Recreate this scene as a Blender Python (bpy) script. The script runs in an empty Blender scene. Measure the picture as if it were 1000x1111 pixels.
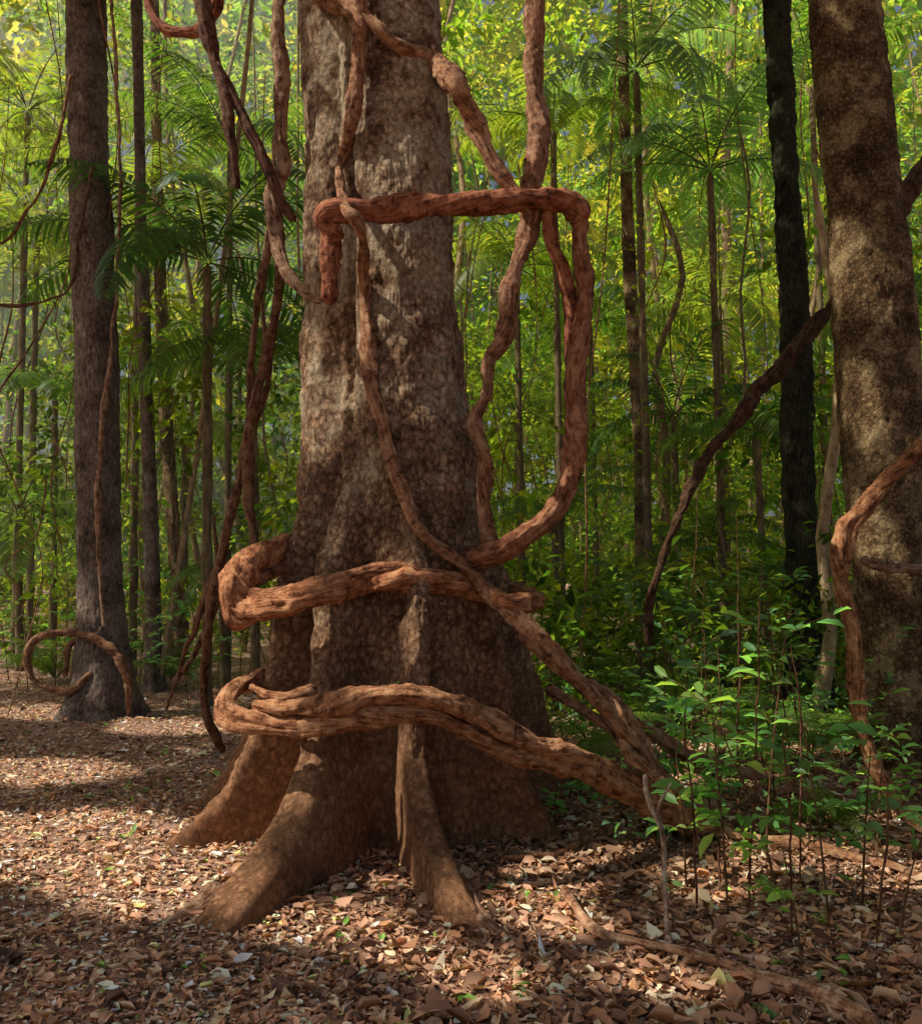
import bpy, math, numpy as np
from mathutils import Vector
from mathutils.bvhtree import BVHTree
rng=np.random.default_rng(7)
scene=bpy.context.scene
scene.view_settings.view_transform='Standard'
try: scene.view_settings.look='None'
except Exception: pass
scene.view_settings.exposure=0
COL=scene.collection
# ---------------------------------------------------------------- camera
F=950.0; HZ=620.0; CH=1.6
pitch=math.atan((HZ-555.5)/F)
cam=bpy.data.cameras.new("camera"); co=bpy.data.objects.new("camera",cam); COL.objects.link(co)
co.location=(0,0,CH); co.rotation_euler=(math.radians(90)+pitch,0,0)
cam.sensor_fit='HORIZONTAL'; cam.sensor_width=36; cam.lens=36*F/1000; cam.clip_end=2000; cam.clip_start=0.05
scene.camera=co
cp,sp=math.cos(pitch),math.sin(pitch)
def ray(u,v):
    x=(u-500)/F; y=(555.5-v)/F
    return np.array([x,cp-y*sp,sp+y*cp])
def P(u,v,d):
    r=ray(u,v); return np.array([0,0,CH])+r*(d/r[1])
def G(u,v,z=0.0):
    r=ray(u,v); return np.array([0,0,CH])+r*((z-CH)/r[2])
# ---------------------------------------------------------------- light
S=np.array([-0.62,-0.14,0.80]); S/=np.linalg.norm(S)
w=bpy.data.worlds.new("World"); scene.world=w; w.use_nodes=True
nt=w.node_tree; bg=nt.nodes['Background']; sky=nt.nodes.new('ShaderNodeTexSky'); sky.sky_type='NISHITA'
sky.sun_disc=False; sky.sun_elevation=math.asin(S[2]); sky.sun_rotation=math.atan2(S[0],S[1])
sky.dust_density=5.0; sky.ozone_density=0.0; sky.air_density=1.0
nt.links.new(sky.outputs[0],bg.inputs[0]); bg.inputs[1].default_value=0.10
sl=bpy.data.lights.new("sun",'SUN'); sl.energy=5; sl.angle=math.radians(0.5); sl.color=(1,0.94,0.82)
so=bpy.data.objects.new("sun",sl); COL.objects.link(so); so.location=(-20,-8,30)
so.rotation_euler=Vector(S).to_track_quat('Z','Y').to_euler()
# ---------------------------------------------------------------- noise
PERM=np.random.default_rng(3).permutation(256)
def vn(p):
    p=np.asarray(p,float); i=np.floor(p).astype(int); f=p-i; f=f*f*(3-2*f)
    def h(a,b,c): return PERM[(PERM[(PERM[(i[...,0]+a)&255]+i[...,1]+b)&255]+i[...,2]+c)&255]/127.5-1
    x0=h(0,0,0)*(1-f[...,0])+h(1,0,0)*f[...,0]; x1=h(0,1,0)*(1-f[...,0])+h(1,1,0)*f[...,0]
    y0=x0*(1-f[...,1])+x1*f[...,1]
    x0=h(0,0,1)*(1-f[...,0])+h(1,0,1)*f[...,0]; x1=h(0,1,1)*(1-f[...,0])+h(1,1,1)*f[...,0]
    y1=x0*(1-f[...,1])+x1*f[...,1]
    return y0*(1-f[...,2])+y1*f[...,2]
def gz(x,y):
    x=np.asarray(x,float); y=np.asarray(y,float); z=np.zeros(np.broadcast(x,y).shape)
    p=np.stack(np.broadcast_arrays(x,y,z+.3),-1)
    far=np.clip((np.hypot(x,y)-12)/20,0,1)
    return 0.045*vn(p*.7)+0.02*vn(p*2.3+5)+far*0.5*vn(p*.12+9)*1.0
# ---------------------------------------------------------------- mesh helpers
def link(ob,parent=None):
    COL.objects.link(ob)
    if parent: ob.parent=parent
    return ob
def empty(name):
    e=bpy.data.objects.new(name,None); COL.objects.link(e); return e
def mesh_np(name,V,loops,starts,mat,parent=None,col=None,tc=None,smooth=True):
    me=bpy.data.meshes.new(name); V=np.ascontiguousarray(V,dtype=np.float32)
    me.vertices.add(len(V)); me.vertices.foreach_set('co',V.ravel())
    me.loops.add(len(loops)); me.loops.foreach_set('vertex_index',np.ascontiguousarray(loops,dtype=np.int32))
    me.polygons.add(len(starts)); me.polygons.foreach_set('loop_start',np.ascontiguousarray(starts,dtype=np.int32))
    me.update(calc_edges=True)
    if smooth: me.polygons.foreach_set('use_smooth',np.ones(len(starts),dtype=bool))
    if col is not None:
        a=me.attributes.new('col','FLOAT_COLOR','POINT'); c=np.ones((len(V),4),np.float32); c[:,:3]=col
        a.data.foreach_set('color',c.ravel())
    if tc is not None:
        a=me.attributes.new('tc','FLOAT_VECTOR','POINT'); a.data.foreach_set('vector',np.ascontiguousarray(tc,dtype=np.float32).ravel())
    me.materials.append(mat)
    return link(bpy.data.objects.new(name,me),parent)
def grid_faces(nr,nc,wrap):
    r=np.arange(nr-1)[:,None]; c=np.arange(nc if wrap else nc-1)[None,:]; c2=(c+1)%nc
    q=np.stack([r*nc+c,r*nc+c2,(r+1)*nc+c2,(r+1)*nc+c],-1).reshape(-1,4)
    return q
class Bag:
    def __init__(s): s.V=[];s.L=[];s.St=[];s.C=[];s.T=[];s.nv=0;s.nl=0
    def add(s,V,q,C,T=None):
        s.V.append(V); s.L.append((q+s.nv).ravel()); n=q.shape[1]
        s.St.append(np.arange(len(q))*n+s.nl); s.C.append(np.broadcast_to(C,(len(V),3)).astype(np.float32))
        s.T.append(T if T is not None else np.zeros((len(V),3)))
        s.nv+=len(V); s.nl+=q.size
    def make(s,name,mat,parent=None,smooth=True):
        return mesh_np(name,np.concatenate(s.V),np.concatenate(s.L),np.concatenate(s.St),mat,parent,np.concatenate(s.C),np.concatenate(s.T),smooth)
def catmull(pts,step):
    pts=np.asarray(pts,float); p=np.vstack([2*pts[0]-pts[1],pts,2*pts[-1]-pts[-2]]); out=[]
    for i in range(1,len(p)-2):
        n=max(2,int(np.linalg.norm(p[i+1][:3]-p[i][:3])/step)); t=np.linspace(0,1,n,endpoint=False)[:,None]
        out.append(.5*((2*p[i])+(-p[i-1]+p[i+1])*t+(2*p[i-1]-5*p[i]+4*p[i+1]-p[i+2])*t*t+(-p[i-1]+3*p[i]-3*p[i+1]+p[i+2])*t**3))
    out.append(p[-2][None]); return np.vstack(out)
def tube(bag,pts4,col=(1,1,1),step=.02,seg=14,rough=.16,ridge=.10,wob=.0,taper=True,twist=5,fine=0):
    A=catmull(pts4,step); X=A[:,:3].copy(); R=np.maximum(A[:,3],.002); n=len(X); sd=rng.random()*50
    d=np.r_[0,np.cumsum(np.linalg.norm(np.diff(X,axis=0),axis=1))]
    if wob>0:
        for k in range(3): X[:,k]+=wob*(vn(np.stack([d*3+sd,d*0+k*7.3,d*0],-1))+.4*vn(np.stack([d*9+sd,d*0+k*7.3,d*0],-1)))
    T=np.gradient(X,axis=0); T/=np.linalg.norm(T,axis=1)[:,None]+1e-9
    N=np.zeros_like(X); a=np.cross(T[0],[0.3,0.9,0.2]); N[0]=a/np.linalg.norm(a)
    for i in range(1,n):
        v=N[i-1]-T[i]*np.dot(N[i-1],T[i]); N[i]=v/(np.linalg.norm(v)+1e-9)
    B=np.cross(T,N); ph=np.linspace(0,2*math.pi,seg,endpoint=False)
    e=np.ones(n)
    if taper:
        m=np.minimum(d,d[-1]-d)/(R*1.0+1e-6); e=np.sqrt(np.clip(m,0.02,1))
    ax=np.cos(ph)[None,:]; ay=np.sin(ph)[None,:]
    q=np.stack(np.broadcast_arrays(ax*1.5,ay*1.5,(d*5)[:,None]),-1)+sd
    pt=ph[None,:]+d[:,None]*twist*.2+1.5*vn(np.stack([d*1.5+sd,d*0,d*0],-1))[:,None]
    prof=1+rough*vn(q)+rough*.6*vn(q*np.array([2.2,2.2,2.7]))+ridge*np.cos(2*pt+sd)
    if fine:
        q3=np.stack([np.cos(pt)*3.4,np.sin(pt)*3.4,(d*4)[:,None]+0*pt],-1)+sd
        prof=prof+fine*.8*vn(q3)+fine*.8*vn(q3*np.array([2.1,2.1,3]))+fine*.5*vn(q3*np.array([2.5,2.5,9]))-fine*1.1*np.maximum(0,vn(q3*np.array([1.3,1.3,.4])+9))**.7
        prof=prof*(1+.28*vn(np.stack([d*2.2+sd,d*0,d*0],-1))+.18*vn(np.stack([d*7+sd,d*0,d*0],-1))+.07*vn(np.stack([d*22+sd,d*0,d*0],-1)))[:,None]
    rr=R[:,None]*e[:,None]*prof
    V=X[:,None,:]+rr[...,None]*(ax[...,None]*N[:,None,:]+ay[...,None]*B[:,None,:])
    Tc=np.stack(np.broadcast_arrays(np.cos(pt)*R[:,None],np.sin(pt)*R[:,None],d[:,None]),-1).reshape(-1,3)+sd
    bag.add(V.reshape(-1,3),grid_faces(n,seg,True)[:,::-1],col,Tc)
# ---------------------------------------------------------------- materials
def newmat(name):
    m=bpy.data.materials.new(name); m.use_nodes=True; t=m.node_tree; b=t.nodes['Principled BSDF']; return m,t,b
def nd(t,ty,**k):
    n=t.nodes.new(ty)
    for a,b in k.items():
        if a.startswith('_'): setattr(n,a[1:],b)
        else: n.inputs[a].default_value=b
    return n
def ramp(t,src,stops):
    r=t.nodes.new('ShaderNodeValToRGB'); el=r.color_ramp.elements
    while len(el)<len(stops): el.new(.5)
    for e,(p,c) in zip(el,stops): e.position=p; e.color=(*c,1) if len(c)==3 else c
    t.links.new(src,r.inputs[0]); return r
def mixc(t,fac,a,b,mode='MIX'):
    m=t.nodes.new('ShaderNodeMix'); m.data_type='RGBA'; m.blend_type=mode
    for s,i in ((fac,0),(a,6),(b,7)):
        if hasattr(s,'is_linked'): t.links.new(s,m.inputs[i])
        else: m.inputs[i].default_value=s if i==0 else (*s,1)
    return m.outputs[2]
def bark_mat(name,dark,mid,light,lichen,zs=.4,sc=1.0,bump=1.0,plates=.75,lich=(.5,.62,.6),low=None,spec=.2):
    m,t,b=newmat(name); s=t.nodes.new('ShaderNodeTexCoord').outputs['Object']
    mp=nd(t,'ShaderNodeMapping'); mp.inputs['Scale'].default_value=(1,1,zs); t.links.new(s,mp.inputs[0])
    n1=nd(t,'ShaderNodeTexNoise',Scale=26*sc,Detail=6,Roughness=.78); t.links.new(mp.outputs[0],n1.inputs[0])
    n2=nd(t,'ShaderNodeTexNoise',Scale=3.2,Detail=7,Roughness=.72); t.links.new(s,n2.inputs[0])
    c=ramp(t,n1.outputs[0],[(.38,dark),(.5,mid),(.62,light)]).outputs[0]
    h=n1.outputs[0]
    if plates:
        add=nd(t,'ShaderNodeVectorMath',_operation='MULTIPLY_ADD'); add.inputs[1].default_value=(.10/sc,)*3
        t.links.new(n1.outputs['Color'],add.inputs[0]); t.links.new(mp.outputs[0],add.inputs[2])
        vo=nd(t,'ShaderNodeTexVoronoi',_feature='DISTANCE_TO_EDGE',Scale=14*sc); t.links.new(add.outputs[0],vo.inputs[0])
        g=ramp(t,vo.outputs['Distance'],[(.0,(.30,.25,.22)),(.10,(.85,.82,.8)),(.3,(1.15,1.15,1.15))]).outputs[0]
        c=mixc(t,plates,c,g,'MULTIPLY')
        cr=ramp(t,vo.outputs['Distance'],[(0,(0,0,0)),(.16,(1,1,1))]).outputs[0]
        ma=nd(t,'ShaderNodeMath',_operation='MULTIPLY_ADD'); t.links.new(cr,ma.inputs[0]); ma.inputs[1].default_value=.4*plates; t.links.new(h,ma.inputs[2]); h=ma.outputs[0]
    z=nd(t,'ShaderNodeSeparateXYZ'); t.links.new(s,z.inputs[0])
    n2o=n2.outputs[0]
    if low:
        mrz=nd(t,'ShaderNodeMapRange'); mrz.inputs[1].default_value=1.4; mrz.inputs[2].default_value=3.4; mrz.inputs[3].default_value=-.07; mrz.inputs[4].default_value=.055
        t.links.new(z.outputs[2],mrz.inputs[0]); ad=nd(t,'ShaderNodeMath',_operation='ADD'); t.links.new(n2o,ad.inputs[0]); t.links.new(mrz.outputs[0],ad.inputs[1]); lsrc=ad.outputs[0]
    else: lsrc=n2o
    lf=ramp(t,lsrc,[(lich[0],(0,0,0)),(lich[1],(lich[2],)*3)]).outputs[0]
    c=mixc(t,lf,c,mixc(t,.85,lichen,ramp(t,n1.outputs[0],[(.38,(.35,.3,.28)),(.55,(1.1,1.1,1.1))]).outputs[0],'MULTIPLY'))
    c=mixc(t,1.0,c,ramp(t,n2o,[(.36,(.42,.36,.32)),(.48,(1,1,1))]).outputs[0],'MULTIPLY')
    if low:
        mr=nd(t,'ShaderNodeMapRange'); mr.inputs[1].default_value=low[1]; mr.inputs[2].default_value=low[2]; mr.inputs[3].default_value=.8; mr.inputs[4].default_value=0
        t.links.new(z.outputs[2],mr.inputs[0])
        lc=mixc(t,.9,low[0],ramp(t,n1.outputs[0],[(.3,(.5,.5,.5)),(.65,(1.3,1.3,1.3))]).outputs[0],'MULTIPLY')
        lc=mixc(t,.8,lc,ramp(t,n2o,[(.35,(.5,.48,.46)),(.6,(1.2,1.12,1.05))]).outputs[0],'MULTIPLY')
        c=mixc(t,mr.outputs[0],c,lc)
    t.links.new(c,b.inputs['Base Color']); b.inputs['Roughness'].default_value=.9; b.inputs['Specular IOR Level'].default_value=spec
    bp=nd(t,'ShaderNodeBump',Strength=bump,Distance=.04); t.links.new(h,bp.inputs['Height']); t.links.new(bp.outputs[0],b.inputs['Normal'])
    return m
M_bark=bark_mat('bark_main',(.20,.095,.048),(.44,.26,.145),(.66,.45,.27),(.80,.64,.42),zs=.8,sc=1.35,bump=1.0,plates=.65,lich=(.50,.62,.85),low=((.50,.24,.115),.2,1.5))
M_barkL=bark_mat('bark_grey',(.10,.065,.05),(.23,.165,.125),(.38,.29,.225),(.42,.35,.28),zs=.4,sc=1.6,bump=.9,plates=.4)
M_barkR=bark_mat('bark_brown_mottled',(.10,.055,.024),(.25,.15,.066),(.42,.27,.13),(.66,.48,.24),zs=.9,sc=1.7,bump=1,lich=(.50,.58,.75),plates=.7)
M_barkD=bark_mat('bark_mossy_dark',(.016,.017,.01),(.04,.04,.024),(.09,.08,.048),(.07,.085,.03),zs=.25,sc=1.6,bump=1,plates=0,spec=.05)
def simple_fibre(name,stops,obj,scale,zs,bump):
    m,t,b=newmat(name)
    s=t.nodes.new('ShaderNodeTexCoord').outputs['Object'] if obj else nd(t,'ShaderNodeAttribute',_attribute_name='tc').outputs['Vector']
    mp=nd(t,'ShaderNodeMapping'); mp.inputs['Scale'].default_value=(1,1,zs); t.links.new(s,mp.inputs[0])
    n1=nd(t,'ShaderNodeTexNoise',Scale=scale,Detail=6,Roughness=.75); t.links.new(mp.outputs[0],n1.inputs[0])
    c=ramp(t,n1.outputs[0],stops).outputs[0]
    if bump:
        n2=nd(t,'ShaderNodeTexNoise',Scale=14,Detail=6,Roughness=.75); t.links.new(s,n2.inputs[0])
        c=mixc(t,ramp(t,n2.outputs[0],[(.5,(0,0,0)),(.62,(.75,.75,.75))]).outputs[0],c,(.64,.45,.30))
        c=mixc(t,1.0,c,ramp(t,n2.outputs[0],[(.36,(.28,.24,.22)),(.48,(1,1,1))]).outputs[0],'MULTIPLY')
        ma=nd(t,'ShaderNodeMath',_operation='ADD'); t.links.new(n1.outputs[0],ma.inputs[0]); t.links.new(n2.outputs[0],ma.inputs[1])
        bp=nd(t,'ShaderNodeBump',Strength=bump,Distance=.03); t.links.new(ma.outputs[0],bp.inputs['Height']); t.links.new(bp.outputs[0],b.inputs['Normal'])
    c=mixc(t,1.0,c,nd(t,'ShaderNodeAttribute',_attribute_name='col').outputs['Color'],'MULTIPLY')
    t.links.new(c,b.inputs['Base Color']); b.inputs['Roughness'].default_value=.8; b.inputs['Specular IOR Level'].default_value=.2
    return m
M_far=simple_fibre('bark_far',[(.35,(.11,.08,.05)),(.5,(.25,.19,.12)),(.65,(.42,.34,.23))],True,14,.35,0)
M_vine=simple_fibre('liana_bark',[(.36,(.14,.06,.033)),(.5,(.38,.19,.105)),(.64,(.60,.38,.24))],False,55,.14,1.0)
def leaf_mat(name,tr=.5,boost=2.6,gloss=True):
    m,t,b=newmat(name); out=t.nodes['Material Output']
    a=nd(t,'ShaderNodeAttribute',_attribute_name='col').outputs['Color']
    if gloss:
        t.links.new(a,b.inputs['Base Color']); b.inputs['Roughness'].default_value=.45; b.inputs['Specular IOR Level'].default_value=.35; front=b
    else:
        t.nodes.remove(b); front=t.nodes.new('ShaderNodeBsdfDiffuse'); t.links.new(a,front.inputs[0])
    tl=t.nodes.new('ShaderNodeBsdfTranslucent')
    c=mixc(t,1.0,a,(boost*1.12,boost,boost*.4),'MULTIPLY'); t.links.new(c,tl.inputs[0])
    mx=t.nodes.new('ShaderNodeMixShader'); mx.inputs[0].default_value=tr
    t.links.new(front.outputs[0],mx.inputs[1]); t.links.new(tl.outputs[0],mx.inputs[2]); t.links.new(mx.outputs[0],out.inputs[0])
    return m
M_leaf=leaf_mat('green_leaf',.5,3.2)
M_leafbg=leaf_mat('green_leaf_far',.65,4.6,False)
M_shade_canopy=leaf_mat('shade_canopy_leaf',.3,1.5,False)
M_litter=leaf_mat('dry_leaf',.1,1.2,False)
def ground_mat():
    m,t,b=newmat('forest_floor'); s=t.nodes.new('ShaderNodeTexCoord').outputs['Object']
    n=nd(t,'ShaderNodeTexNoise',Scale=28,Detail=8,Roughness=.75); t.links.new(s,n.inputs[0])
    v=nd(t,'ShaderNodeTexVoronoi',Scale=40); t.links.new(s,v.inputs[0])
    n2=nd(t,'ShaderNodeTexNoise',Scale=.8,Detail=4); t.links.new(s,n2.inputs[0])
    c=ramp(t,n.outputs[0],[(.3,(.16,.095,.066)),(.52,(.40,.25,.18)),(.75,(.65,.47,.37))]).outputs[0]
    vc=ramp(t,v.outputs['Color'],[(.1,(.45,.4,.38)),(.6,(1,1,1))]).outputs[0]
    c=mixc(t,.6,c,vc,'MULTIPLY')
    c=mixc(t,ramp(t,n2.outputs[0],[(.4,(0,0,0)),(.7,(.5,.5,.5))]).outputs[0],c,(.38,.23,.165))
    t.links.new(c,b.inputs['Base Color']); b.inputs['Roughness'].default_value=.95; b.inputs['Specular IOR Level'].default_value=.1
    bp=nd(t,'ShaderNodeBump',Strength=.6,Distance=.03); t.links.new(n.outputs[0],bp.inputs['Height']); t.links.new(bp.outputs[0],b.inputs['Normal'])
    return m
# ---------------------------------------------------------------- ground
k=np.linspace(-1,1,360); sx=np.sinh(k*5.2)/np.sinh(5.2)*400; sy=np.sinh(k*5.2)/np.sinh(5.2)*400+5
gx,gy=np.meshgrid(sx,sy); gzv=gz(gx,gy)
V=np.stack([gx,gy,gzv],-1).reshape(-1,3); q=grid_faces(360,360,False)
mesh_np('ground',V,q.ravel(),np.arange(len(q))*4,ground_mat())
# ---------------------------------------------------------------- main tree
CY0=5.6
def cxz(z): return np.interp(z,[0,1.5,3,5,12],[-.43,-.45,-.52,-.60,-.75])
RZ=[0,.3,.6,1.1,1.7,2.4,12]
RID=[(-118,[1.76,1.10,.84,.70,.60,.3,.1],.10),(-72,[1.66,1.08,.86,.73,.60,.3,.1],.075),
     (32,[1.5,1.40,1.27,1.02,.80,.5,.1],.10),(158,[1.45,1.20,1.02,.86,.68,.45,.1],.085),
     (-158,[1.36,1.06,.90,.78,.65,.4,.1],.075),(95,[1.6,1.2,1.0,.8,.6,.3,.1],.12),(-18,[1.02,.86,.78,.72,.6,.3,.1],.09),(62,[1.2,1.0,.9,.7,.5,.3,.1],.1)]
def Rtree(th,z):
    E=np.interp(z,[-.3,0,.6,1.1,1.7,2.5,3.4,5,8,12],[.66,.64,.62,.62,.60,.555,.505,.455,.41,.34])
    cu,su=np.cos(th),np.sin(th); rs=[]
    for (cx,cy,ra) in ((-.45,.16,.54),(.27,-.10,.73)):
        dt=(cx*cu+cy*su)*E; rs.append(dt+np.sqrt(np.maximum((ra*E)**2-(cx*cx+cy*cy)*E*E+dt*dt,1e-6)))
    r=(rs[0]**26+rs[1]**26)**(1/26)
    d=(th-math.radians(-116)+.03*np.sin(z*3)+math.pi)%(2*math.pi)-math.pi
    r=r-.14*np.exp(-(d/.08)**2)*np.clip((z-1.0)/.5,0,1)*np.clip((6-z)/2.5,.3,1)
    tot=r**13
    for (a,prof,w0) in RID:
        a=math.radians(a)+.07*np.sin(z*2.4+a); d=(th-a+math.pi)%(2*math.pi)-math.pi
        Rz=np.interp(z,RZ,prof)+np.where(z<0,-z*1.5,0)
        ww=w0*(1+.45*np.exp(-z*2.5)+.15*np.sin(z*5+a*3))
        sd=np.maximum(np.abs(np.sin(d)),1e-3); side=ww/sd; cap=Rz/np.maximum(np.cos(d),.15)
        rr=(side**-5+cap**-5)**(-1/5); rr=np.where(np.cos(d)>.2,rr,.01); tot=tot+rr**13
    return tot**(1/13)
def build_tree(th,zz,disp):
    TH,Z=np.meshgrid(th,zz); R=Rtree(TH,Z); cx=cxz(Z); cy=CY0+0*Z
    X=cx+R*np.cos(TH); Y=cy+R*np.sin(TH)
    if disp:
        p=np.stack([X,Y,Z*.7],-1); p2=np.stack([X,Y,Z*.65],-1)
        f=.035*vn(p*1.7)+.024*vn(p2*5+3)+.014*vn(p2*13+7)+.010*vn(p2*29)+.009*np.abs(vn(p2*46+9))
        X=X+f*np.cos(TH); Y=Y+f*np.sin(TH)
    return np.stack([X,Y,Z],-1)
thf=np.linspace(-math.pi,math.pi,4000,endpoint=False); wt=np.ones_like(thf)
for a,_,_ in RID:
    d=(thf-math.radians(a)+math.pi)%(2*math.pi)-math.pi; wt+=2.2*np.exp(-(d/.16)**2)
cdf=np.cumsum(wt); cdf/=cdf[-1]; th=np.interp(np.linspace(0,1,900,endpoint=False)+1e-4,cdf,thf)
zz=np.r_[np.arange(-.25,1.6,.011),np.arange(1.6,6,.017),np.arange(6,13,.15)]
V=build_tree(th,zz,True); q=grid_faces(len(zz),len(th),True)
tree=empty('buttressed_rainforest_tree')
mesh_np('trunk',V.reshape(-1,3),q.ravel(),np.arange(len(q))*4,M_bark,tree)
thc=np.linspace(-math.pi,math.pi,240,endpoint=False); zc=np.linspace(-.2,7,200)
Vc=build_tree(thc,zc,False).reshape(-1,3); qc=grid_faces(200,240,True)
bvh=BVHTree.FromPolygons([tuple(v) for v in Vc],[tuple(int(i) for i in f) for f in qc])
def H(u,v,off):
    r=ray(u,v); rn=r/np.linalg.norm(r); h=bvh.ray_cast(Vector((0,0,CH)),Vector(rn))
    if h[0] is None: return None
    return h[0][1]-off
b=Bag()
for a,l in ((.3,3.),(1.7,3.4),(3.0,2.8),(4.2,3.2),(5.2,3)):
    z0=10+rng.random()*2.5; c=np.array([-.7,5.6,z0]); d=np.array([math.cos(a),math.sin(a),.7])
    tube(b,[np.r_[c,.2],np.r_[c+d*l*.5,.13],np.r_[c+d*l+[0,0,.4],.05]],step=.1,seg=10)
b.make('upper_limbs',M_far,tree)
b=Bag()
def rootpts(uvs,r0,r1,lift=.0):
    o=[]
    for i,(u,v) in enumerate(uvs):
        g=G(u,v); r=r0+(r1-r0)*i/(len(uvs)-1); o.append([g[0],g[1],float(gz(g[0],g[1]))+r*.25+lift,r])
    return o
tube(b,rootpts([(495,960),(515,990),(545,1015),(600,1030)],.07,.015),seg=12)
tube(b,rootpts([(240,965),(205,990),(160,1005)],.08,.01),seg=12)
tube(b,rootpts([(290,865),(250,875),(215,890)],.06,.015),seg=12)
tube(b,rootpts([(560,870),(610,880),(680,905),(740,900)],.06,.03),seg=12)
b.make('surface_roots',M_vine,tree)
# ---------------------------------------------------------------- lianas
def vine(bag,pts,col=(1,1,1),rs=.93,**kw):
    o=[]; last=5.0
    for (u,v,d,rp) in pts:
        rp=rp*rs
        if isinstance(d,tuple):
            hd=H(u,v,0); rr=rp*5.0/F
            d=(hd-rr*.6-d[1]) if hd is not None else last
        last=d; p=P(u,v,d); o.append([*p,rp*d/F])
    tube(bag,o,col,**kw)
h0=('h',0.0); h1=('h',.04); h2=('h',.1)
L=empty('twisted_liana_vine'); RED=(1.0,.62,.50); TAN=(1.0,1.0,.95); DK=(.42,.34,.3); ORG=(1.4,1.02,.76)
def strand(name,pts,col=(1,1,1),parent=L,mat=M_vine,wob=.016,seg=28,step=.011,fine=.15,**kw):
    b=Bag(); vine(b,pts,col,wob=wob,seg=seg,step=step,fine=fine,**kw); return b.make(name,mat,parent)
D=4.86
strand('crossbar',[(372,262,D,8),(350,240,D,10),(368,229,D-.02,12),(410,229,D,12),(470,222,D+.02,11),(540,219,D+.06,12),(590,216,D+.1,12),(622,224,D+.15,12),(634,245,D+.2,10)],RED,twist=3)
strand('stub',[(362,222,D+.06,6),(358,245,D+.05,11),(356,290,D+.04,11),(353,332,D+.05,8)],RED)
strand('upper_left_stem',[(352,326,D+.05,6),(335,318,D+.1,8),(312,292,D+.25,9),(298,255,D+.35,9),(296,215,D+.4,9),(308,180,D+.4,9),(301,150,D+.4,8),(308,90,D+.4,8),(303,40,D+.4,8),(306,-60,D+.4,8)],TAN)
strand('dark_stem',[(205,-60,D+.3,9),(222,20,D+.3,9),(236,75,D+.3,7),(262,125,D+.3,6),(285,175,D+.3,6),(305,215,D+.35,5),(322,240,D+.4,4)],DK)
strand('dark_stem_drop',[(238,70,D+.3,6),(243,110,D+.28,6),(250,160,D+.28,5),(256,205,D+.28,3)],DK)
strand('top_loop',[(150,-50,5.6,6),(170,20,5.6,7),(200,33,5.5,7),(228,15,5.4,7),(250,-40,5.3,6)],RED)
strand('long_stem',[(391,-60,h1,8),(390,20,h1,8),(386,80,h1,7),(384,135,h1,7),(371,180,h1,7),(372,222,D-.06,7),(388,248,D-.1,7),(394,310,h1,7),(400,390,h1,7),(418,480,h1,7),(440,545,h1,7),(475,590,h2,7),(520,632,h2,8),(575,685,4.85,8),(640,750,4.95,9),(700,830,5.1,10),(745,880,5.4,10),(780,905,5.5,8)],(1.1,.95,.8))
strand('diagonal_stem',[(300,-70,h0,11),(345,-10,h0,12),(395,15,h0,11),(425,45,h0,10),(470,68,h0,11),(497,92,4.95,11),(515,130,5.0,10),(535,175,5.0,10),(555,205,5.0,10),(578,232,5.0,8)],(1.1,.95,.8))
strand('vertical_stem',[(580,-60,5.15,10),(580,20,5.15,10),(577,90,5.15,10),(584,150,5.12,11),(578,205,5.1,11),(573,250,5.1,12),(556,315,5.1,12),(548,365,5.1,12),(531,390,5.1,11),(528,425,5.1,11),(515,455,5.1,11),(524,495,5.1,10),(524,550,5.2,9),(536,598,5.2,8)],(1.0,.88,.78))
strand('big_loop',[(610,222,D+.15,11),(628,240,D+.2,11),(628,270,D+.22,11),(636,315,D+.22,12),(630,365,D+.22,13),(622,415,D+.22,13),(626,465,D+.22,12),(618,515,D+.22,12),(592,560,D+.22,12),(560,590,D+.22,12),(528,604,D+.3,11),(490,612,D+.5,9)],(1.0,.74,.6))
strand('inner_loop',[(592,222,D+.18,8),(600,265,D+.2,9),(617,320,D+.26,9),(620,370,D+.28,9),(618,420,D+.26,9)],RED)
strand('middle_ring',[(325,588,5.6,10),(300,594,5.35,12),(270,612,5.15,14),(254,636,5.0,15),(262,660,4.95,14),(300,655,4.9,13),(345,645,4.88,13),(395,634,h0,12),(430,628,h0,14),(470,632,h0,13),(520,642,h1,12),(555,655,4.95,11),(580,650,5.4,10),(560,640,5.8,10)],ORG,twist=4)
strand('middle_ring_strand',[(320,610,5.4,9),(285,626,5.15,10),(270,648,5.0,9),(320,642,4.9,7),(385,622,h1,7),(430,616,h1,7),(475,624,h1,7),(530,636,h1,6)],(1.0,.75,.58),twist=5)
strand('middle_knob',[(250,622,4.98,7),(247,650,4.93,12),(257,674,4.93,12),(282,670,4.95,7)],ORG)
strand('lower_ring',[(330,740,5.9,8),(280,738,5.3,9),(250,752,4.95,9),(252,775,4.78,11),(290,785,4.65,12),(345,790,4.55,13),(400,778,4.5,14),(460,774,4.52,14),(500,790,4.6,14),(540,812,4.7,14),(590,824,4.85,13),(640,838,5.0,13),(700,868,5.2,14),(760,893,5.4,12),(800,905,5.6,8)],(1.35,1.08,.84),twist=3)
strand('lower_ring_upper_strand',[(275,765,4.75,6),(310,768,4.6,8),(360,764,4.5,10),(400,755,4.47,11),(440,752,4.47,11),(480,761,4.52,11),(515,777,4.6,12),(560,800,4.75,11),(620,824,4.9,10),(690,852,5.15,10),(740,880,5.35,9)],(1.4,1.15,.9),twist=3)
strand('lower_ring_back_strand',[(345,752,4.75,7),(320,758,4.7,7),(300,757,4.75,5),(270,745,4.95,4)],(1.2,.95,.75))
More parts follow.
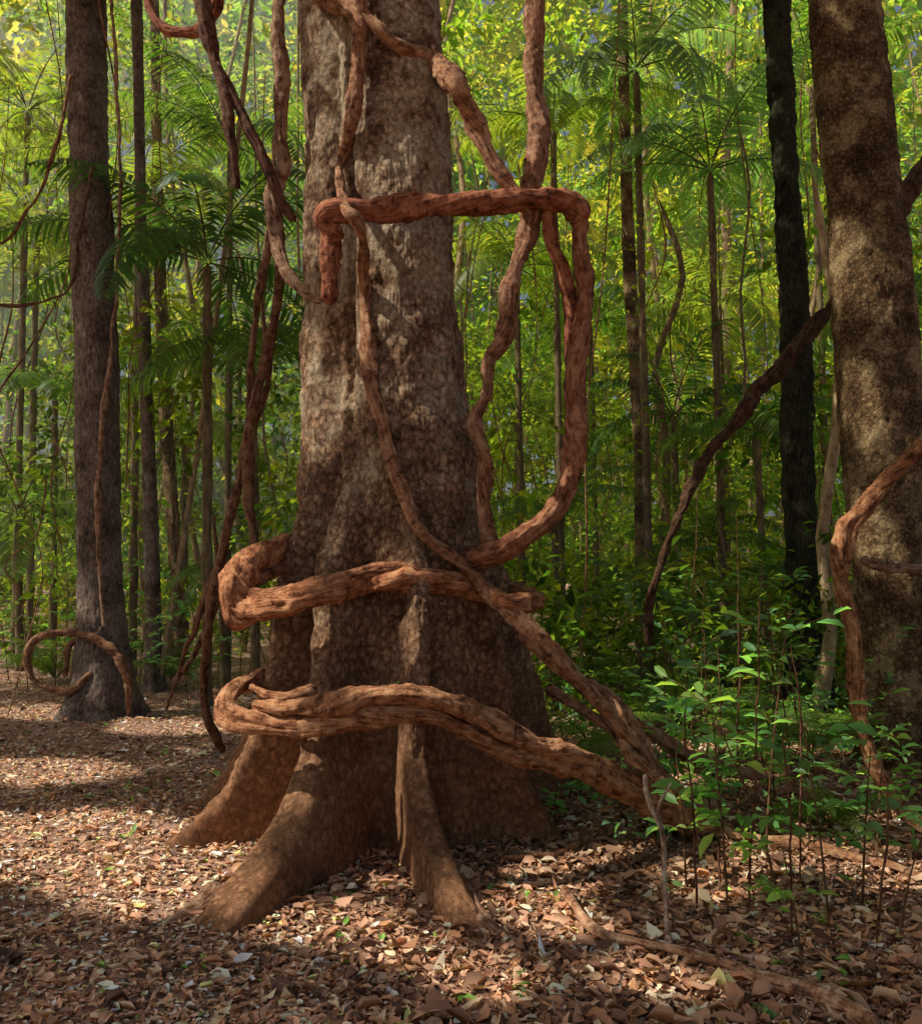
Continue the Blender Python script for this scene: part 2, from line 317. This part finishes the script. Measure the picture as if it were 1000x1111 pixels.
for i,(pts) in enumerate([
 [(590,745,5.9,5),(640,775,5.6,6),(690,812,5.5,7),(730,850,5.5,7),(770,900,5.5,7)],
 [(560,690,5.2,5),(610,728,5.2,6),(655,752,5.25,7),(690,795,5.3,8),(715,840,5.35,8),(735,900,5.2,6)],
 [(600,720,6.2,6),(650,760,5.9,8),(700,790,5.8,8),(760,830,6.0,8),(830,842,6.4,6)],
 [(640,740,5.7,4),(665,790,5.5,5),(700,850,5.4,6),(750,905,5.3,6)],
 [(680,860,5.5,12),(720,872,5.45,14),(760,888,5.4,13),(790,900,5.5,8)],
 [(630,735,5.4,4),(665,765,5.2,5),(680,815,5.0,5),(725,855,5.0,6),(748,900,5.1,5)]]):
    strand('ground_rope_%d'%(i+1),pts,(1.15,1.02,.86))
b=Bag()
for uvs,r0,r1 in [([(720,885),(790,880),(850,850),(900,845)],.045,.02),([(740,895),(800,912),(870,925),(950,940),(1010,960)],.04,.018),([(690,870),(640,862),(600,850)],.035,.02),
                  ([(750,890),(770,930),(830,960)],.03,.01),([(610,890),(570,905),(540,940)],.02,.008),([(640,915),(600,930),(540,935)],.02,.008),([(730,830),(790,825),(850,812)],.03,.02),([(880,880),(920,900),(990,905)],.02,.012)]:
    tube(b,rootpts(uvs,r0,r1,.03),(1.1,.98,.82),wob=.03,step=.015,seg=14,fine=.12)
b.make('creeping_stems',M_vine,L)
HL=empty('hanging_liana_vine')
for i,pts in enumerate([
 [(300,150,5.6,4),(296,240,5.6,4),(280,320,5.7,4),(272,400,5.8,4),(266,470,5.9,4),(250,560,6,5),(232,640,6.1,5),(222,720,6.2,5),(225,775,6.3,5),(245,815,6.6,5)],
 [(300,200,5.7,4),(303,300,5.7,5),(290,380,5.8,5),(272,450,5.8,5),(270,520,5.8,6),(276,600,5.8,4)],
 [(290,240,5.9,2),(282,330,5.9,2),(290,420,5.9,3),(262,500,6,3),(240,600,6.1,3),(205,700,6.4,3),(180,770,8,2)],
 [(232,560,6.6,2),(236,640,6.6,3),(215,700,6.7,3),(190,740,7.3,3)]]):
    strand('stem_%d'%(i+1),pts,(.6,.52,.45),HL,wob=.014,seg=12,rs=.95)
RL=empty('hanging_liana_vine')
strand('stem_1',[(1060,440,5.2,10),(1000,488,5.3,10),(955,530,5.4,11),(918,580,5.4,12),(912,630,5.4,10),(925,690,5.4,10),(932,760,5.4,9),(950,830,5.4,9),(975,875,5.4,8),(1020,915,5.3,7)],(1.25,1.0,.74),RL,wob=.015)
strand('stem_2',[(930,608,6.3,4),(960,614,6.4,5),(1010,620,6.5,5),(1080,622,6.5,5)],TAN,RL)
DB=empty('leaning_branch')
strand('stem',[(960,290,8.0,6),(900,335,8,7),(850,390,8,8),(800,455,8,7),(755,520,8,7),(725,585,8,6),(708,640,8.1,5),(700,700,8.2,4)],(.3,.26,.22),DB,wob=.03)
strand('fork',[(855,385,8,4),(880,370,8.1,4),(905,330,8.2,3)],(.3,.26,.22),DB)
strand('side_arm',[(1060,120,8.5,10),(1000,180,8.5,9),(972,235,8.4,8),(955,250,8.3,6)],(.3,.26,.22),DB)
LR=empty('coiled_liana_vine')
strand('coil',[(140,775,9.6,3),(135,730,9.5,4),(110,697,9.5,4),(75,686,9.5,4),(42,694,9.5,4),(28,718,9.5,4),(40,742,9.5,4),(75,750,9.5,4),(100,730,9.5,3)],(.8,.7,.58),LR,seg=12)
strand('coil_small',[(70,735,9.6,2),(75,700,9.6,3),(95,690,9.6,3),(100,640,9.6,2)],(.8,.66,.55),LR,seg=12)
strand('climber',[(118,-30,9.4,2),(128,120,9.5,2),(130,260,9.5,2),(118,400,9.45,3),(108,500,9.4,3),(106,590,9.4,3),(112,680,9.3,2)],TAN,LR,wob=.015,seg=12)
strand('droop',[(-40,330,8,2),(20,332,8,2),(55,325,8,2),(78,300,8,2),(100,180,9,2)],DK,LR,seg=10)
strand('droop_2',[(-40,250,8,2),(5,262,8,2),(35,220,8,2),(60,160,8,2),(78,80,8,2)],(.8,.65,.55),LR,seg=10)
SK=empty('fallen_stick')
b=Bag(); o=rootpts([(605,972),(640,1012),(700,1032),(760,1045),(830,1070),(890,1088),(960,1125)],.018,.026,.04); tube(b,o,(1.5,1.45,1.35),wob=.02,step=.012,fine=.12)
b.make('stick',M_vine,SK)
strand('twig',[(697,842,4.2,2),(703,870,4.2,3),(718,905,4.2,3),(720,950,4.15,3),(722,1000,4.0,3),(726,1035,3.75,3)],(1.5,1.8,2.0),SK,wob=.012,seg=10)
strand('twig_fork',[(718,905,4.2,2),(712,880,4.22,2),(725,850,4.25,1)],(1.5,1.8,2.0),SK,seg=8)
# ---------------------------------------------------------------- other trees
def simple_tree(name,pts,mat,flare=.5,nb=5,amp=.02,flh=.35):
    o=[[*P(u,v,d),rp*d/F] for u,v,d,rp in pts]; A=catmull(o,.02); n=len(A); seg=110
    ph=np.linspace(0,2*math.pi,seg,endpoint=False)[None,:]; z=A[:,2:3]; R=A[:,3:4]
    sdd=rng.random()*9
    fl=np.exp(-np.maximum(z,0)/flh)*flare
    r=R*(1+fl*(1+.45*np.cos(nb*ph+sdd)))*(1+.05*np.cos(3*ph+z*.6+sdd))
    X=A[:,0:1]+r*np.cos(ph); Y=A[:,1:2]+r*np.sin(ph); Z=z+0*ph
    p=np.stack([X,Y,Z*.5],-1); f=amp*1.4*vn(p*2.5)+amp*.7*vn(p*12)+amp*.45*vn(p*30)+amp*.3*vn(p*55)
    X+=f*np.cos(ph); Y+=f*np.sin(ph); V=np.stack([X,Y,Z],-1).reshape(-1,3); q=grid_faces(n,seg,True)
    if A[0,2]>A[-1,2]: q=q[:,::-1]
    e=empty(name); mesh_np('trunk',V,q.ravel(),np.arange(len(q))*4,mat,e)
    bb=Bag(); top=A[np.argmax(A[:,2])]
    for i in range(5):
        a=rng.random()*6.28; d=np.array([math.cos(a),math.sin(a),.9])*1.6; c=top[:3]-[0,0,rng.random()*1.5]
        tube(bb,[np.r_[c,top[3]*.6],np.r_[c+d*.6,top[3]*.4],np.r_[c+d*1.3,top[3]*.15]],step=.1,seg=8)
    bb.make('limbs',M_far,e); return e
simple_tree('rainforest_tree',[(112,785,9.8,24),(112,740,9.8,24),(108,620,9.8,23),(105,400,9.8,22),(98,200,9.8,21),(92,0,9.8,21),(86,-300,9.8,18),(80,-600,9.8,13)],M_barkL,flare=.8)
simple_tree('rainforest_tree',[(990,850,7.2,40),(985,800,7.2,40),(972,650,7.2,41),(955,450,7.2,42),(938,250,7.2,40),(918,50,7.2,37),(905,-150,7.2,34),(880,-600,7.2,28)],M_barkR,flare=.25,amp=.022)
simple_tree('mossy_tree',[(878,775,10.5,20),(876,700,10.5,19),(870,550,10.5,17),(862,350,10.5,15),(850,150,10.5,14),(842,0,10.5,13),(832,-300,10.5,11),(828,-500,10.5,9)],M_barkD,flare=.5,amp=.03)
simple_tree('slender_tree',[(168,760,12,8),(165,600,12,8),(158,400,12,7),(152,200,12,6),(148,0,12,6),(140,-300,12,4)],M_barkL,flare=.5,amp=.006)
simple_tree('slender_tree',[(195,735,14,7),(190,600,14,7),(180,450,14,7),(172,250,14,6),(168,0,14,5),(165,-200,14,4)],M_barkR,flare=.4,amp=.006)
simple_tree('slender_tree',[(697,700,13,7),(694,500,13,7),(683,300,13,7),(677,100,13,6),(672,-200,13,5)],M_barkR,flare=.4,amp=.006)
# ---------------------------------------------------------------- leaves
def tmpl_lo():
    V=np.array([[0,0,0],[.45,-.5,.18],[1,0,-.08],[.45,.5,.18]]); Fs=[[0,1,2],[0,2,3]]; return V,Fs
def tmpl_hi():
    V=np.array([[0,0,0],[.3,-.42,.10],[.68,-.36,.10],[1,0,-.12],[.68,.36,.10],[.3,.42,.10],[.33,0,.0],[.68,0,-.02]])
    Fs=[[0,1,6],[6,1,2,7],[7,2,3],[0,6,5],[6,7,4,5],[7,3,4]]; return V,Fs
def tmpl_blade():
    V=np.array([[0,0,0],[.3,-.5,.1],[.65,-.42,-.05],[1,0,-.35],[.65,.42,-.05],[.3,.5,.1]]); Fs=[[0,1,5],[5,1,2,4],[4,2,3]]; return V,Fs
def unit(a): return a/(np.linalg.norm(a,axis=-1,keepdims=True)+1e-9)
class Leaves:
    def __init__(s): s.p=[];s.d=[];s.n=[];s.l=[];s.w=[];s.c=[]
    def add(s,p,d,n,l,w,c):
        N=len(p); s.p.append(p); s.d.append(np.broadcast_to(d,(N,3))); s.n.append(np.broadcast_to(n,(N,3)))
        s.l.append(np.broadcast_to(l,(N,))); s.w.append(np.broadcast_to(w,(N,))); s.c.append(np.broadcast_to(c,(N,3)))
    def make(s,name,mat,T,parent=None,curl=0,cap=None):
        tv,tf=T; p=np.concatenate(s.p); d=unit(np.concatenate(s.d)); n=np.concatenate(s.n); l=np.concatenate(s.l); w=np.concatenate(s.w); c=np.concatenate(s.c)
        if cap: c=np.minimum(c,cap)
        sd=unit(np.cross(n,d)); n=np.cross(d,sd); N=len(p); K=len(tv)
        nz=tv[:,2][None,:]*np.ones((N,1))
        if curl: 
            cu=rng.normal(0,curl,(N,1)); nz=nz*rng.normal(.8,.9,(N,1))+cu*((tv[:,0]-.5)**2)[None,:]*2
        V=p[:,None]+d[:,None]*(tv[:,0][None,:,None]*l[:,None,None])+sd[:,None]*(tv[:,1][None,:,None]*w[:,None,None])+n[:,None]*(nz*l[:,None])[...,None]
        lt=np.concatenate([np.array(f) for f in tf]); ls=np.cumsum([0]+[len(f) for f in tf])[:-1]; nl=len(lt)
        loops=(np.arange(N)[:,None]*K+lt[None]).ravel(); st=(np.arange(N)[:,None]*nl+ls[None]).ravel()
        C=np.repeat(c,K,axis=0)
        return mesh_np(name,V.reshape(-1,3),loops,st,mat,parent,C,None,False)
def clump_cols(N,base,var=.25):
    return np.array(base)[None]*np.exp(rng.normal(0,var,(N,1)))*np.exp(rng.normal(0,.08,(N,3)))
GREENS=[(.12,.18,.02),(.095,.165,.02),(.14,.19,.022),(.055,.11,.02),(.065,.13,.03),(.165,.205,.03)]
def clump(Lv,c,sig,n,ll,col,flat=.7,droop=.2):
    o=rng.normal(0,1,(n,3)); rad=np.linalg.norm(o,axis=1,keepdims=True); o=o/rad*np.minimum(rad,1.9)*sig*np.array([1,1,flat])
    kk=max(2,n//9); sc=o[:kk]; idx=rng.integers(0,kk,n); o=sc[idx]+rng.normal(0,sig*.22,(n,3))
    d=unit(o*.8+rng.normal(0,.6*sig,(n,3)))+np.array([0,0,-droop]); nn=rng.normal(0,.55,(n,3))+np.array([0,0,1.])
    l=ll*rng.uniform(.6,1.4,n); Lv.add(c+o,d,nn,l,l*rng.uniform(.38,.6,n),clump_cols(n,col))
BF=Leaves()
def bgclumps(N,y0,y1,z0,z1,sg,nl,lsz,filt=None,dark=0,br=1.0):
    y=np.sqrt(rng.uniform(y0**2,y1**2,N)); x=rng.uniform(-.78,.78,N)*y; z=z0+(z1-z0)*rng.random(N)
    for i in range(N):
        if filt and not filt(x[i],y[i],z[i]): continue
        dn=vn(np.array([x[i]*.35,y[i]*.35,z[i]*.3+4]))
        if dn<-.25 and rng.random()<.7: continue
        g=GREENS[rng.integers(0,6)]; g=br*np.array(g)*(1-dark*rng.random())*math.exp(.6*vn(np.array([x[i]*.5+30,y[i]*.5,z[i]*.4])))  # clump tone varies to paint deep shade and light into the foliage
        s=rng.uniform(*sg); n=int(rng.integers(*nl))
        clump(BF,np.array([x[i],y[i],z[i]+.1]),s,n,lsz*(1+.03*y[i])*rng.uniform(.6,1.6),g)
bgclumps(950,9,28,.1,1.6,(.25,.6),(30,70),.09,lambda x,y,z:(x>.8 and y>8.5) or y>13.5,.5)
bgclumps(420,7.8,14,.1,1.5,(.2,.5),(25,60),.09,lambda x,y,z:x>.9 and abs(x-.53*y)>.5,.5)
bgclumps(800,11,30,1.6,6,(.3,.7),(50,110),.09,lambda x,y,z: x>-3 or y>12,.4)
bgclumps(900,13,34,6,20,(.4,1.0),(60,120),.11,None,.25,1.2)  # brighter leaf colour stands in for glare in the upper foliage
BF.make('rainforest_foliage',M_leafbg,tmpl_lo(),cap=.2)
BF=Leaves()
bgclumps(1600,34,58,0,40,(.8,2.0),(60,110),.27,br=1.4)  # far leaf colour lifted in place of bright light behind the trees
BF.make('distant_forest_foliage',M_leafbg,tmpl_lo(),cap=.22)
b=Bag()
for i in range(170):
    y=math.sqrt(rng.uniform(9.5**2,44**2)); x=rng.uniform(-.7,.7)*y
    if y<13 and -3.8<x<-0.2: continue
    r=float(np.clip(rng.lognormal(-3.3,.7),.018,.17)); h=rng.uniform(6,22)
    lx,ly=rng.normal(0,.08,2); c=np.array([1,.92,.75])*rng.uniform(.45,1.6)
    o=[]
    for k in range(7):
        t=k/6; o.append([x+lx*h*t+rng.normal(0,.13),y+ly*h*t+rng.normal(0,.13),h*t-.2,r*(1-.5*t)*(1.35 if k==0 else 1)])
    tube(b,o,c,step=.4,seg=9,rough=.06,ridge=.03)
b.make('distant_forest_trunks',M_far)
b=Bag()
for i in range(120):
    y=rng.uniform(8.5,22); x=rng.uniform(-.6,.6)*y
    if y<12 and -3.4<x<0.3: continue
    h=rng.uniform(3,12); o=[]; xx=x;yy=y
    for k in range(8):
        t=k/7; xx+=rng.normal(0,.17); yy+=rng.normal(0,.1); o.append([xx,yy,h*t-.05,rng.uniform(.005,.013)])
    tube(b,o,(.9,.8,.66),step=.1,seg=6)
b.make('thin_hanging_vines',M_vine)
# palms
def palm(u,v,d,nf,Ls,col,spread=1.0,trunk=True,name='palm_tree'):
    e=empty(name); c=P(u,v,d); b=Bag(); 
    g=float(gz(c[0],c[1]))
    if trunk: tube(b,[[c[0]+.1,c[1],g-.1,.07],[c[0]+.05,c[1],(c[2]+g)/2,.055],[*c,.05]],(.7,.65,.5),step=.1,seg=10)
    else: c[2]=g+.05
    Lv=Leaves(); a0=rng.random()*6
    for i in range(nf):
        a=a0+i*2.399; el=rng.uniform(.15,1.15) if trunk else rng.uniform(.7,1.3); ln=Ls*rng.uniform(.8,1.2); n=44
        t=np.linspace(0,1,n); h=np.array([math.cos(a),math.sin(a),0]); 
        ang=el-t*rng.uniform(1.0,1.9)*spread
        st=ln/n; pts=c+np.cumsum(np.stack([np.cos(ang)*h[0],np.cos(ang)*h[1],np.sin(ang)],-1)*st,axis=0)
        r=.014*(1-t*.8)*min(1,Ls/1.4); tube(b,np.c_[pts[::5],r[::5]],(.5,.7,.25),step=.12,seg=6,rough=.02,ridge=0)
        T=unit(np.gradient(pts,axis=0)); side=unit(np.cross(T,[0,0,1.])); up=np.cross(side,T)
        ll=.5*Ls/2.3*np.sin(np.pi*np.clip(.12+t*.86,0,1))**.6
        cc=clump_cols(n,col,.15)
        for s in (-1,1):
            jit=rng.normal(0,.07,(n,3)); dd=side*s*.85+T*.5+up*.12-np.array([0,0,.28])+jit
            Lv.add(pts[5:],dd[5:],(up+jit*1.5)[5:],ll[5:],.042*Ls/2.3,cc[5:])
    b.make('trunk_and_ribs' if trunk else 'ribs',M_far,e); Lv.make('fronds',M_leaf,tmpl_blade(),e)
PG=(.09,.17,.03); PD=(.05,.11,.03); PB=(.17,.24,.04)  # PB is a brighter leaf colour standing in for sunlit fronds
for a in [(225,285,10.5,12,2.4,PD),(150,215,14,10,2.3,PB),(275,400,11.5,10,2.2,PG),(250,160,14,10,2.3,PG),(690,75,12.5,11,2.2,(.13,.22,.10)),(770,185,12.5,11,2.2,(.13,.24,.10)),(600,140,14,12,2.3,PB),
          (560,290,15,10,2.2,PB),(820,470,12,10,1.6,PG),(730,450,14,10,2.0,PD),(40,260,15,10,2.3,PB),(880,90,15,10,2.4,PG),(690,640,11,8,1.0,(.08,.17,.05)),(600,560,13,9,1.4,PG),(60,430,15,10,1.9,PG),(960,330,13,9,1.9,PG),(240,620,12,8,1.0,PG),
          (640,350,17,11,2.4,PG),(780,330,17,11,2.4,PB),(200,480,16,10,2.2,PB),(30,120,15,11,2.4,PB),(560,450,16,10,2.0,PB),(770,590,13,9,1.5,PG),(850,620,12,8,1.1,PG),(20,560,14,10,1.8,PG)]:
    palm(*a)
for (u,v,l) in [(640,815,.8),(735,790,.9),(820,800,.8),(880,830,.7),(610,860,.45),(905,900,.5),(690,760,1.1),(800,745,1.2),(190,745,1.0),(60,740,1.1)]:
    g=G(u,v); r_=ray(u,v); palm(u,v,g[1],9,l,PG,.9,False,'ground_fern')
# saplings
def sapling(x,y,h,nb,leaf,col,name='understory_sapling',lean=.15):
    e=empty(name); b=Bag(); Lv=Leaves(); g=float(gz(x,y)); lx,ly=rng.normal(0,lean,2)
    st=np.array([[x,y,g-.03],[x+lx*.3*h,y+ly*.3*h,g+h*.4],[x+lx*h*.7,y+ly*h*.7,g+h*.75],[x+lx*h,y+ly*h,g+h]]); r=.004+.003*h
    tube(b,np.c_[st,[r,r*.8,r*.6,r*.3]],(.55,.5,.35),step=.05,seg=6); C=catmull(st,.05)
    for i in range(nb):
        k=C[int(len(C)*rng.uniform(.35,.99))]; a=rng.random()*6.28; ln=h*rng.uniform(.15,.35)
        dr=np.array([math.cos(a),math.sin(a),rng.uniform(.0,.6)]); e1=k+dr*ln*.6; e2=k+dr*ln+[0,0,-.02]
        tube(b,np.c_[np.array([k,e1,e2]),[r*.4,r*.3,r*.2]],(.6,.7,.3),step=.05,seg=5)
        n=int(rng.integers(3,7)); t=np.linspace(.25,1,n)[:,None]; p=k+(e2-k)*t
        sd=np.cross(dr,[0,0,1]); sg=np.where(np.arange(n)%2,1,-1)[:,None]
        d=dr*.6+sd*sg*.8+rng.normal(0,.2,(n,3))+[0,0,-.15]; d[-1]=dr
        l=leaf*rng.uniform(.5,1.6,n); Lv.add(p,d,rng.normal(0,.4,(n,3))+[0,0,1],l,l*.45,clump_cols(n,col,.25))
    b.make('stems',M_vine,e); Lv.make('leaves',M_leaf,tmpl_hi(),e)
SG=[(.15,.32,.12),(.18,.34,.08),(.12,.28,.14),(.09,.22,.07)]
for (u,v,h,nb,lf) in [(745,960,.75,6,.10),(790,990,.95,8,.11),(850,985,1.0,9,.10),(900,1000,.95,9,.09),(935,985,.8,7,.09),(700,900,.7,6,.09),(830,930,1.3,9,.11),(880,910,1.2,9,.10),(770,900,1.25,8,.10),(950,940,.7,7,.1),
   (720,830,1.0,7,.09),(800,850,1.5,10,.10),(860,850,1.1,9,.1),(680,800,.8,7,.08),(920,830,1.2,8,.09),(975,1010,.6,6,.09),(620,790,.8,6,.08),(760,790,1.6,9,.09),(600,895,.25,5,.08),(545,880,.22,5,.07),(900,780,1.3,9,.1),(840,780,1.5,9,.1),(700,760,1.3,9,.1),(650,745,1.2,9,.1),(560,760,1.1,8,.09),
   (870,1040,.5,6,.07),(640,760,1.3,9,.1),(590,740,1.4,9,.1),(490,905,1.2,5,.05),
   (730,765,1.7,13,.10),(780,755,1.5,13,.11),(670,735,1.8,14,.11),(810,765,1.4,12,.1),(620,735,1.6,13,.11),(870,745,1.8,14,.11),(930,770,1.2,11,.1),(600,765,1.0,10,.09),(690,775,1.0,10,.09),(750,815,.8,9,.08),(890,860,.9,9,.09),(840,890,.7,8,.08),(960,880,.8,9,.09),(720,740,2.1,14,.11)]:
    g=G(u,v); sapling(g[0],g[1],h,nb,lf,SG[rng.integers(0,4)])
for (u,v,h) in [(205,770,1.2),(30,755,1.3),(60,745,1.1),(10,740,1.6),(150,755,1.0),(235,750,1.3),(185,740,1.6),(80,735,1.8),(260,745,1.5),(130,738,1.7)]:
    g=G(u,v); sapling(g[0],g[1],h,11,.11,SG[rng.integers(0,4)])
b=Bag()
for (u,v,t) in [(813,985,640),(858,1010,800),(752,985,760),(950,1020,850),(842,870,640),(870,960,700),(800,900,560),(740,830,520),(780,960,700)]:
    g=G(u,v); p=P(u+rng.normal(0,10),t,g[1]); tube(b,[[g[0],g[1],g[2]-.03,.006],[*(g+p)/2+[.01,0,0],.005],[*p,.003]],(.5,.38,.32),step=.05,seg=6,wob=.015)
b.make('bare_shoots',M_vine)
GC=Leaves()
for i in range(560):
    y=rng.uniform(5.2,13); x=rng.uniform(.9,.62*y+.8)
    if rng.random()>.12+.06*y: continue
    if vn(np.array([x*1.1,y*1.1,3.3]))<-.1: continue
    clump(GC,np.array([x,y,float(gz(x,y))+rng.uniform(.02,.35)]),rng.uniform(.08,.25),int(rng.integers(8,26)),.07,SG[rng.integers(0,4)],flat=.8)
for i in range(60):
    y=rng.uniform(3.2,8); x=rng.uniform(-.45,.45)*y+.4
    if abs(x+.43)<1.0 and y>4.6: continue
    clump(GC,np.array([x,y,float(gz(x,y))+.04]),.04,int(rng.integers(3,7)),.05,SG[rng.integers(0,2)])
GC.make('groundcover_plants',M_leaf,tmpl_hi())
# litter
LT=Leaves(); N=125000
y=2.3+11.5*rng.random(N)**1.45; x=rng.uniform(-.66,.66,N)*y+rng.normal(0,.3,N); 
z=gz(x,y)+rng.uniform(.003,.030,N)
TC=np.array([(.50,.285,.175),(.62,.40,.25),(.28,.145,.09),(.84,.68,.48),(.42,.215,.125),(.15,.082,.055),(.56,.28,.14),(.72,.48,.30),(.80,.64,.22),(.18,.34,.06)])
pr=np.array([.2,.16,.19,.07,.16,.14,.08,.05,.014,.006]); pr/=pr.sum(); c=TC[rng.choice(10,N,p=pr)]*np.exp(rng.normal(0,.22,(N,1)))*(1+.25*vn(np.c_[x*1.2,y*1.2,z*0]))[:,None]
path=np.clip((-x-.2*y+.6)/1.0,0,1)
c=np.minimum(c*(1+.4*path)[:,None]*(1+path[:,None]*np.array([0,.05,.12])),.85)  # path litter is pinker, and paler to lift the sunlit patch
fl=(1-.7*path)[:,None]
a=rng.random(N)*6.28; d=np.stack([np.cos(a),np.sin(a),rng.normal(0,.2,N)*fl[:,0]],-1); n=rng.normal(0,.36,(N,3))*fl+[0,0,1]
l=np.clip(rng.lognormal(-3.05,.45,N),.015,.16)*(1-.25*path)
z=z-path*.006
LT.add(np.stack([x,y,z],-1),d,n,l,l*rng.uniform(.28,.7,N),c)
LT.make('leaf_litter',M_litter,tmpl_hi(),None,.4)
# ---------------------------------------------------------------- unseen overhead canopy, gaps shaped so sun patches land on chosen spots
def gproj(p): return p[:2]-S[:2]*(p[2]/S[2])
lit=[]
def addg(u,v,rx,ry): g=G(u,v); lit.append((g[0],g[1],rx,ry))
addg(170,935,1.05,.42); addg(-40,915,1.3,.38); addg(60,905,.7,.36); addg(290,920,.4,.40); addg(200,965,.45,.25); addg(60,840,.5,.3); addg(0,835,.4,.3)
addg(350,1000,.28,.14); addg(430,1025,.14,.08); addg(560,990,.2,.1); addg(200,790,.7,.4); addg(60,775,.8,.4); addg(630,1000,.1,.1); addg(520,1060,.12,.06); addg(700,1060,.12,.08)
addg(760,960,.15,.1); addg(650,920,.15,.12)
def addp(u,v,off,r):
    hd=H(u,v,0) if off is None else off; g=gproj(P(u,v,hd)); lit.append((g[0],g[1],r,r))
addp(450,150,None,.24); addp(460,200,None,.18); addp(455,100,None,.16); addp(432,385,None,.17); addp(470,250,None,.08); addp(450,635,4.8,.14); addp(260,655,4.9,.2); addp(300,775,4.7,.2); addp(440,755,4.5,.18); addp(350,700,None,.14); addp(330,450,None,.1)
addp(600,560,5.1,.14); addp(560,30,5.1,.14); addp(925,600,5.4,.26); addp(950,800,5.4,.17); addp(640,340,5.1,.14); addp(960,600,7,.15); addp(900,880,4.8,.3); addp(800,800,6,.35); addp(270,960,4.5,.17); addp(930,300,7,.15); addp(830,900,5,.3); addp(720,760,6.5,.35); addp(350,400,None,.08); addp(500,820,4.6,.14); addp(400,860,None,.12); addp(600,220,4.9,.12)
addp(860,750,8,.5); addp(650,700,8,.4); addp(940,450,7,.12); addp(760,700,9,.5); addp(560,700,9,.4)
lit=np.array(lit); MG=.15
CN=Leaves()
NC=3700; tx=rng.uniform(-6,14,NC); ty=rng.uniform(-.5,14,NC)
for i in range(NC):
    if tx[i]>8 and rng.random()<.4: continue
    if ty[i]>9 and rng.random()<.45: continue
    h=rng.uniform(11,14); t=h/S[2]; n=26
    o=rng.normal(0,.36,(n,3)); p=np.array([tx[i],ty[i],0])+S*t+o
    g=p[:,:2]-S[:2]*(p[:,2:3]/S[2])
    dd=(((g[:,None,0]-lit[None,:,0])/(lit[None,:,2]+MG))**2+((g[:,None,1]-lit[None,:,1])/(lit[None,:,3]+MG))**2)
    wob=.25*vn(np.c_[g*4,np.zeros(n)]); keep=(dd.min(1)>(1.1+wob)); p=p[keep]; n=len(p)
    if n==0: continue
    l=.27*rng.uniform(.6,1.3,n); dirs=rng.normal(0,1,(n,3)); dirs=unit(dirs); CN.add(p-dirs*l[:,None]*.5,dirs,rng.normal(0,.5,(n,3))+S*1.2,l,l*.6,clump_cols(n,GREENS[rng.integers(0,5)]))
CN.make('shade_canopy_foliage',M_shade_canopy,tmpl_lo())
# morning haze hanging between the trees
def haze(name,X0,X1,Y0,Y1,Z0,Z1,dens):
    me=bpy.data.meshes.new(name)
    vs=[(x,y,z) for x in (X0,X1) for y in (Y0,Y1) for z in (Z0,Z1)]
    me.from_pydata(vs,[],[(0,1,3,2),(4,6,7,5),(0,4,5,1),(2,3,7,6),(0,2,6,4),(1,5,7,3)]); ob=bpy.data.objects.new(name,me); COL.objects.link(ob)
    m=bpy.data.materials.new(name); m.use_nodes=True; t=m.node_tree; t.nodes.remove(t.nodes['Principled BSDF'])
    vsn=t.nodes.new('ShaderNodeVolumeScatter'); vsn.inputs['Density'].default_value=dens; vsn.inputs['Anisotropy'].default_value=.1
    t.links.new(vsn.outputs[0],t.nodes['Material Output'].inputs['Volume']); me.materials.append(m)
haze('forest_haze',-60,60,7.5,62,-.8,40,.003)
haze('left_glare_haze',-40,-1.6,10.6,45,1.5,30,.013)  # denser haze box added on the left, also standing in for glare
